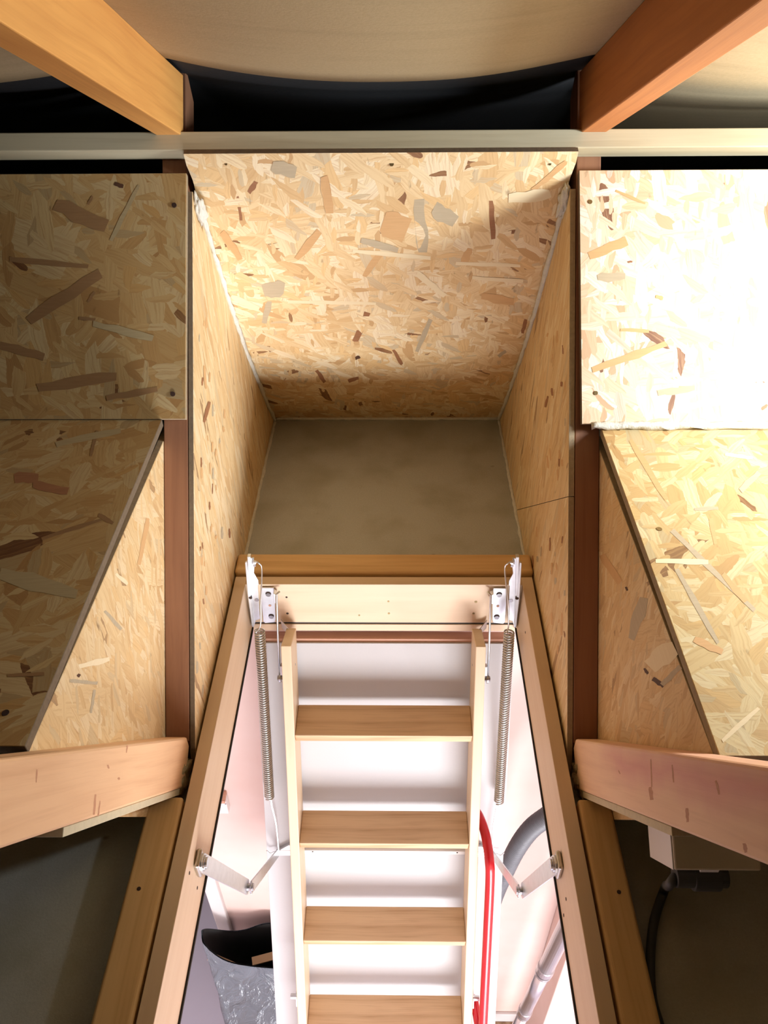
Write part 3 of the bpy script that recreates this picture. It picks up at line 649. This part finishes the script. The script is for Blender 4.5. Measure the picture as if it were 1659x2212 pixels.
# ------------------------------------------------------------------ folding loft ladder
lad = thing('loft_ladder', W(0, -.14, 3.5), 'pale pine loft ladder descending through the open hatch', 'ladder')
D = Vector((0, -.3950, -.9187)); N = Vector((0, -.9187, .3950))
LO = W(0, .9050, 1.060); SX1, SX0 = .1805, .1625; DEP = .074
def lbox(x0, x1, s0, s1, n0, n1):
    c = [LO+Vector((x, 0, 0))+D*sv-N*n0 for x, sv in ((x0, s0), (x1, s0), (x1, s1), (x0, s1))]; return prism(c, -N*(n1-n0))
Lend = (3.5-1.060)/.9187
joints = [0, .985, 1.86, Lend-.02]
for k in range(3):
    for s in (-1, 1):
        V, F = lbox(min(s*SX0, s*SX1), max(s*SX0, s*SX1), joints[k]+.0005, joints[k+1], 0, DEP)
        put('stringer', V, F, M_LADDER, lad, (LO+Vector((s*.2, 0, 0)), D, (1, 0, 0)), bevel=.0015)
treads = [.1813, .4165, .649, .882]
d = .2335
while treads[-1]+d < Lend-.1: treads.append(treads[-1]+d)
for sv in treads:
    f = LO+D*sv
    V, F = prism([f+Vector((x, y, 0)) for x, y in ((-SX0, .001), (SX0, .001), (SX0, .0695), (-SX0, .0695))], (0, 0, -.0185))
    put('tread', V, F, M_TREAD, lad, (f, (1, 0, 0), (0, 1, 0)), bevel=.0022)
for s in (-1, 1):
    for sv in (.06, .17, .4, .64):
        p = LO+Vector((s*SX0, 0, 0))+D*sv-N*.045; screw(p, (-s, 0, 0), lad, .0022, M_BOLT)
    # section hinge below the joint
    for sv in (.80, .905):
        V, F = lbox(min(s*SX1, s*(SX1+.0025)), max(s*SX1, s*(SX1+.0025)), sv-.012, sv+.02, .002, .02)
        V2, F2 = cyl(LO+Vector((s*SX1, 0, 0))+D*(sv-.006)-N*.004, LO+Vector((s*(SX1+.013), 0, 0))+D*(sv-.006)-N*.004, .0055, 14)
        put('joint_hinge', *merge((V, F), (V2, F2)), M_STEEL, lad, bevel=.0004)
    # link rod from hinge plate to the stringer side
    tl = ony(597, 1284, YE-.014); top = Vector((tl.x if s < 0 else -tl.x, tl.y, tl.z))
    bot = LO+Vector((s*(SX1+.0095), 0, 0))+D*.080-N*.030
    V, F = tube([top+Vector((s*-.006, .004, .004)), top, bot], .0020, 10); put('link_rod', V, F, M_STEEL, lad, smooth=True)
    V, F = cyl(bot+Vector((s*-.009, 0, 0)), bot+Vector((s*.004, 0, 0)), .0052, 6)
    V2, F2 = cyl(bot+Vector((s*-.003, 0, 0)), bot+Vector((s*.0005, 0, 0)), .0085, 18)
    V3, F3 = lbox(min(s*SX1, s*(SX1+.007)), max(s*SX1, s*(SX1+.007)), .052, .070, .022, .036)
    put('pivot_bolt', *merge((V, F), (V2, F2), (V3, F3)), M_BOLT, lad, bevel=.0004)
    # small folded leaf joining ladder head to frame
    V, F = prism([W(s*x, YE-.006-dy, h) for x, dy, h in ((.190, 0, 1.072), (.190, 0, 1.094), (.172, .012, 1.108), (.172, .012, 1.092))], (0, -.002, 0)); put('head_leaf', V, F, M_STEEL_DK, lad)

# red handrail bolted to the right stringer
rd0 = (-N.y*.9050+N.z*1.060)
def rail(x, y, off): return onl(x, y, .9187, .3950, rd0-off)
pts = [rail(1020, 1742, -.078), rail(1034, 1762, -.058), rail(1045, 1790, -.030), rail(1052, 1820, -.004), rail(1057.5, 1862, .022), rail(1058.5, 1900, .024), rail(1054, 2000, .024), rail(1049, 2100, .024), rail(1043.5, 2212, .024)]
e = pts[-1]; dr = (pts[-1]-pts[-2]).normalized()
pts += [e+dr*.12, e+dr*.17-N*.03, e+dr*.18-N*.06+Vector((-.012, 0, 0))]
hr = put('handrail', *tube(smooth_path(pts, 8), .0092, 18), M_RED, lad, smooth=True)
pts = [LO+Vector((SX1+.002, 0, 0))+D*.845-N*.045, rail(1024, 2160, -.02), rail(1031, 2200, -.004), rail(1036, 2232, .010), rail(1041, 2275, .021)]
put('handrail_stay', *tube(smooth_path(pts, 8), .0085, 18), M_RED, lad, smooth=True)

# ------------------------------------------------------------------ springs and folding arms
T2, B2 = (.962, .918), (.783, 1.560)
la, lb = (B2[1]-T2[1]), -(B2[0]-T2[0]); ld = la*T2[0]+lb*T2[1]
for s, name, (c0, c1), (arm_m, arm_e, arm_b), g in (
        (-1, 'left', ((561, 1362), (582, 1722)), ((441, 1864), (536, 1916), (599, 1842)), 0),
        (1, 'right', ((1100, 1364), (1077.5, 1732)), ((1196, 1868), (1127, 1924), (1066, 1846)), 0)):
    a = onl(*c0, la, lb, ld); b = onl(*c1, la, lb, ld)
    sp = thing('tension_spring', (a+b)/2, 'coiled steel spring stretched beside the '+name+' edge of the ladder', 'spring', 'springs holding the hatch door')
    t = (b-a).normalized(); u = t.orthogonal().normalized(); w = t.cross(u); L_ = (b-a).length; turns = 74; R = .0084
    pts = [a+t*(L_*i/(turns*14))+u*math.cos(2*PI*i/14)*R+w*math.sin(2*PI*i/14)*R for i in range(turns*14+1)]
    put('coil', *tube(pts, .0016, 6), M_STEEL_DK, sp, smooth=True)
    hk = W(s*.2230, YE-.010, .925)
    top = smooth_path([hk+Vector((s*.002, .002, -.004)), hk+Vector((0, 0, .004)), hk+Vector((s*-.010, -.004, .002)), hk+Vector((s*-.014, -.006, -.012)), a-t*.06+Vector((s*-.005, 0, 0)), a-t*.012+Vector((s*-.002, 0, 0)), pts[0]], 6)
    put('top_hook', *tube(top, .0013, 8), M_STEEL, sp, smooth=True)
    end = door_pt(arm_b[0]+(3 if s < 0 else -3), arm_b[1]-4, .014)
    for q in (-1, 1):
        bo = smooth_path([b+u*0+Vector((0, 0, 0))-Vector((s*R*.5, 0, 0)), b+t*.02+Vector((-s*.0035+q*.0012, 0, 0)), (b+end)/2+Vector((-s*.004+q*.0010, 0, 0)), end+Vector((q*.0008, 0, 0)), end+Vector((q*.002, -.002, -.006))], 6)
        put('bottom_hook', *tube(bo, .0010, 8), M_STEEL, sp, smooth=True)
    # folding arm
    P0 = onx(arm_m[0], arm_m[1], s*(HX-.010)); P1 = onx(arm_e[0], arm_e[1], s*(HX-.010)); P2 = door_pt(arm_b[0], arm_b[1], .008)
    P2b = Vector((s*(HX-.024), P2.y, P2.z)); 
    fa = thing('folding_arm', P0, 'jointed zinc arm between the '+name+' frame board and the hatch door', 'folding arm', 'folding arms of the hatch door')
    def flat(A, B, wA, wB, X0, th):
        A = Vector((X0, A.y, A.z)); B = Vector((X0, B.y, B.z)); t = (B-A).normalized(); p = Vector((0, -t.z, t.y)); out = []
        for i in range(7): an = PI/2+PI*i/6; out.append(A+(t*math.cos(an)+p*math.sin(an))*wA)
        for i in range(7): an = -PI/2+PI*i/6; out.append(B+(t*math.cos(an)+p*math.sin(an))*wB)
        return prism(out, (th, 0, 0))
    put('upper_arm', *flat(P0, P1, .0125, .0125, s*(HX-.010), s*.003), M_STEEL, fa, bevel=.0006)
    # lower arm leans inwards to the door bracket
    A = Vector((s*(HX-.0145), P1.y, P1.z)); B = Vector((P2.x-s*.0, P2.y, P2.z)); t = (B-A).normalized(); p = Vector((0, -t.z, t.y)).normalized()
    out = [A+p*.011-t*.004, A-p*.011-t*.004, B-p*.0085+t*.003, B+p*.0085+t*.003]
    put('lower_arm', *prism(out, (-s*.003, 0, 0)), M_STEEL, fa, bevel=.0008)
    V, F = merge(cyl(P1+Vector((s*.002, 0, 0)), P1+Vector((-s*.010, 0, 0)), .0065, 16), cyl(P1+Vector((-s*.004, 0, 0)), P1+Vector((-s*.0075, 0, 0)), .010, 16))
    put('elbow_rivet', V, F, M_BOLT, fa, bevel=.0005)
    Xs = sorted((s*(HX-.0002), s*(HX-.0075)))
    M0 = Vector((0, P0.y, P0.z))
    V, F = prism([Vector((Xs[0], P0.y+y, P0.z+z)) for y, z in ((-.013, -.016), (.013, -.016), (.013, .016), (-.013, .016))], (Xs[1]-Xs[0], 0, 0))
    put('mounting_block', V, F, M_STEEL_DK, fa, bevel=.003, seg=3)
    V, F = merge(cyl(P0+Vector((s*.004, 0, 0)), P0+Vector((-s*.005, 0, 0)), .0075, 16), cyl(P0+Vector((s*.001, 0, 0)), P0+Vector((-s*.0025, 0, 0)), .010, 16)); put('pivot_rivet', V, F, M_BOLT, fa, bevel=.0005)
    pin = [P2+Vector((s*.012, 0, -.000)), P2+Vector((s*.006, 0, .003)), P2+Vector((-s*.005, 0, .001)), P2+Vector((-s*.008, 0, -.004))]
    pin = [P2+Vector((s*.020, -.002, .012)), P2+Vector((s*.014, -.002, .001))]+pin[1:]
    put('pin', *tube(smooth_path(pin, 4), .0013, 8), M_STEEL, fa, smooth=True)

# ------------------------------------------------------------------ room below
FLH = 3.5; YW = 1.09
V, F = box(-2.4, 2.4, -3.8, 3.2, FLH, FLH+.05); tag(put('floor', V, F, M_LILAC), kind='structure')
wl = ony(470, 1900, YW).x
V, F = merge(box(wl, 2.4, YW, YW+.10, 1.100, FLH), box(-2.4, wl, YW, YW+.10, 1.100, 1.50)); tag(put('wall_far', V, F, M_PINK), kind='structure')
V, F = box(wl-.042, wl, YW-.018, YW+.12, 1.50, FLH); tag(put('trim_1', V, F, M_PAINT, bevel=.004), kind='structure')
V, F = box(wl-.9, wl-.83, YW-.018, YW+.12, 1.50, FLH); tag(put('trim_2', V, F, M_PAINT, bevel=.004), kind='structure')
V, F = box(-2.4, wl-.9, YW, YW+.10, 1.50, FLH); tag(put('wall_far', V, F, M_PINK), kind='structure')
sk = ony(1110, 2150, YW); px_ = ony(1178, 2140, YW-.10).x
V, F = box(wl, px_+.02, YW-.012, YW, FLH-.085, FLH); tag(put('baseboard_far', V, F, M_PAINT, bevel=.003), kind='structure')
V, F = box(px_, px_+.55, YW-.16, YW, 1.100, FLH); tag(put('wall_pier', V, F, M_PINK, bevel=.004), kind='structure')
for s, nm in ((-1, 'wall_left'), (1, 'wall_right')):
    V, F = box(min(s*2.4, s*2.48), max(s*2.4, s*2.48), -3.8, 3.2, 1.1, FLH); tag(put(nm, V, F, M_PINK), kind='structure')
V, F = box(-2.4, 2.4, 3.2, 3.28, 1.1, FLH); tag(put('wall_hall', V, F, M_PAINT), kind='structure')
V, F = merge(box(-2.4, -.20, -3.8, -3.7, 1.1, FLH), box(2.3, 2.4, -3.8, -3.7, 1.1, FLH), box(-.20, 2.3, -3.8, -3.7, 1.1, 1.62)); tag(put('wall_near', V, F, M_PINK), kind='structure')
V, F = merge(box(-.20, -.14, -3.78, -3.72, 1.62, 3.5), box(2.24, 2.3, -3.78, -3.72, 1.62, 3.5), box(-.14, 2.24, -3.78, -3.72, 1.62, 1.68), box(1.02, 1.08, -3.78, -3.72, 1.68, 3.5))
tag(put('window_1', V, F, M_PAINT), kind='structure')
V, F = box(-.05, px_, .62, YW-.013, FLH-.012, FLH); tag(put('floor_mat', V, F, M_RUG), 'mottled brown mat on the floor below, at foot of the pink wall', 'mat')
# small white box on the wall
q0, q1 = ony(476, 1722, YW-.012), ony(496, 1750, YW-.012)
V, F = prism([Vector((x, YW-.0005, z)) for x, z in ((q1.x-.085, q0.z), (q1.x, q0.z), (q1.x, q1.z), (q1.x-.085, q1.z))], (0, -.022, 0))
sw = thing('wall_control', Vector((q1.x-.04, YW, q1.z)), 'small square white control box on the pink wall below', 'wall control')
put('housing', V, F, M_WHITE, sw, bevel=.002)
V, F = prism([Vector((x, YW-.0005, z)) for x, z in ((q1.x-.085, q0.z+.012), (q1.x, q0.z+.012), (q1.x, q0.z+.001), (q1.x-.085, q0.z+.001))], (0, -.030, 0)); put('top_cap', V, F, M_REDWOOD, sw)
screw(ony(487, 1737, YW-.0235), (0, -1, 0), sw, .002, M_BOLT)

# vacuum cleaner hose and tube leaning on the wall
vc = thing('vacuum_cleaner', W(.55, .9, 3.4), 'vacuum cleaner hose and chrome wand leaning at the pink wall', 'vacuum cleaner')
hz = [(1290, 1700, .86), (1240, 1722, .86), (1185, 1762, .86), (1148, 1790, .87), (1118, 1830, .88), (1092, 1882, .90), (1070, 1935, .92), (1050, 2000, .94), (1020, 2100, .96)]
P = smooth_path([ony(x, y, Y) for x, y, Y in hz], 60)
put('hose', *tube(P, .0195, 20, rad=lambda f: .0200+.0011*math.sin(f*480*1.7)), M_HOSE, vc, smooth=True)
A = ony(1270, 1905, .83); B = ony(1104, 2245, .90); ax = (B-A)
k1, k2 = .45, .75
def at(k): return A+ax*k
put('wand', *merge(tube([A-ax*.3, at(k1)], .0215, 24), tube([at(k1), at(k2)], .0195, 24), tube([at(k2), at(1.25)], .0180, 24)), M_TUBE, vc, smooth=True).data
for k, r in ((k1, .0245), (k2, .0225)):
    V, F = merge(tube([at(k-.012), at(k+.012)], r, 24), tube([at(k+.022), at(k+.030)], r-.001, 24)); put('collar', V, F, M_TUBE, vc, bevel=.001)

# bin bag standing by the wall
bagt = thing('rubbish_bag', W(-.42, .85, 3.5), 'open grey plastic rubbish bag standing on the floor below the hatch', 'rubbish bag')
NR, NV = 120, 60
def bagp(k, f, inn=0):
    an = 2*PI*k/NR; ca, sa = math.cos(an), math.sin(an); g = min(1, f*2.2); g = g*g*(3-2*g)
    rx = .270-.085*g+.02*math.sin(f*PI); ry = .062+.135*g; cx_ = -.292+.012*g; cyy = .990-.125*g
    ex = abs(ca)**.85*(1 if ca > 0 else -1); ey = abs(sa)**.85*(1 if sa > 0 else -1)
    rim = 2.575+.006*math.sin(3*an+.6)+.012*math.sin(5*an+1.3)-.075*max(0, -ca)**3
    if ey > 0: rim += .018*math.sin(ex*9+1)
    h = rim+(3.492-rim)*f
    cr = noise.noise(Vector((ca*2.2+5, sa*2.2, f*5)))*.045+abs(noise.noise(Vector((ca*6, sa*6+3, f*12))))*.035+abs(noise.noise(Vector((ca*14, sa*14, f*30+4))))*.016
    w = 1+cr*(.3+.7*min(1, f*4))
    return W(cx_+ex*rx*w-inn*ca*.004, cyy+ey*ry*w-inn*sa*.004, h)
V = []; F = []
for j in range(NV+1):
    for k in range(NR): V.append(bagp(k, j/NV))
for j in range(NV):
    for k in range(NR): F.append([j*NR+k, j*NR+(k+1) % NR, (j+1)*NR+(k+1) % NR, (j+1)*NR+k])
F.append([NV*NR+k for k in range(NR)]); put('outer_skin', V, F, M_BAG, bagt, smooth=True)
V = []; F = []; NI = 30
for j in range(NI+1):
    for k in range(NR): V.append(bagp(k, j/NI*.6, 1))
for j in range(NI):
    for k in range(NR): F.append([j*NR+k, j*NR+(k+1) % NR, (j+1)*NR+(k+1) % NR, (j+1)*NR+k])
F.append([NI*NR+k for k in range(NR)]); put('lining', V, F, M_BAGIN, bagt, smooth=True)
for i, (a, b) in enumerate((((452, 2066), (520, 2096)), ((545, 2078), (590, 2066)))):
    A, B = onh(*a, 2.635), onh(*b, 2.635); t = (B-A).normalized(); w = t.cross(Vector((0, 0, 1)))*.012
    V, F = prism([A+w, A-w, B-w, B+w], (0, 0, .006))
    tag(put('cardboard_strip', V, F, M_CARD), ('left' if i == 0 else 'right')+' strip of torn cardboard poking out inside the grey rubbish bag', 'cardboard')

# ------------------------------------------------------------------ white junction box under the right truss strut, with its cable
dw = (.584, .812); up_ = (-dw[1], dw[0])
jb = thing('junction_box', W(.37, .47, .95), 'white plastic junction box fixed under the strut at lower right', 'junction box')
X0 = .3255
c = onx(1458, 1880, X0); cY, ch = c.y, CAMZ-c.z
far = add2((cY, ch), dw, .082)
# profile in the truss plane: long side along the strut, end face square to it
pr = [(cY, ch), far, add2(far, (.812, -.584), .075), add2((cY, ch), (.812, -.584), .075)]
xr = onl(1645, 1880, 0, 1, ch).x
V, F = yzprism(X0, xr, pr)
put('housing', V, F, M_WHITE_SHADE, jb, bevel=.002)
sd = [add2((cY, ch), dw, .002), add2(far, dw, -.001), add2(add2(far, dw, -.001), (.812, -.584), .070), add2(add2((cY, ch), dw, .002), (.812, -.584), .070)]
V, F = yzprism(X0-.0015, X0, sd); put('side_cover', V, F, M_WHITE, jb, bevel=.0008)
V, F = box(xr-.065, xr-.045, cY+.001, cY+.012, ch, ch+.006); put('clip', V, F, M_WHITE, jb)
gp = add2(add2((cY, ch), dw, .040), (-.812, .584), .013); g0 = W(X0+.012, *gp)
V, F = merge(cyl(g0, g0+Vector((.058, 0, 0)), .0125, 20), cyl(g0+Vector((.02, 0, -.002)), g0+Vector((.05, 0, -.002)), .0150, 20)); put('gland', V, F, M_CABLE, jb, bevel=.001)
P = [g0+Vector((.002, 0, 0)), g0+Vector((-.004, -.004, -.014)), onh(1436, 1920, FL0-.016), onh(1413, 1990, FL0-.007), onh(1405, 2070, FL0-.007), onh(1408, 2150, FL0-.007), onh(1424, 2212, FL0-.007), onh(1450, 2290, FL0-.007)]
tag(put('power_cable', *tube(smooth_path(P, 10), .0058, 12), M_CABLE, smooth=True), 'grey cable drooping from the white junction box across the dark floor', 'cable')
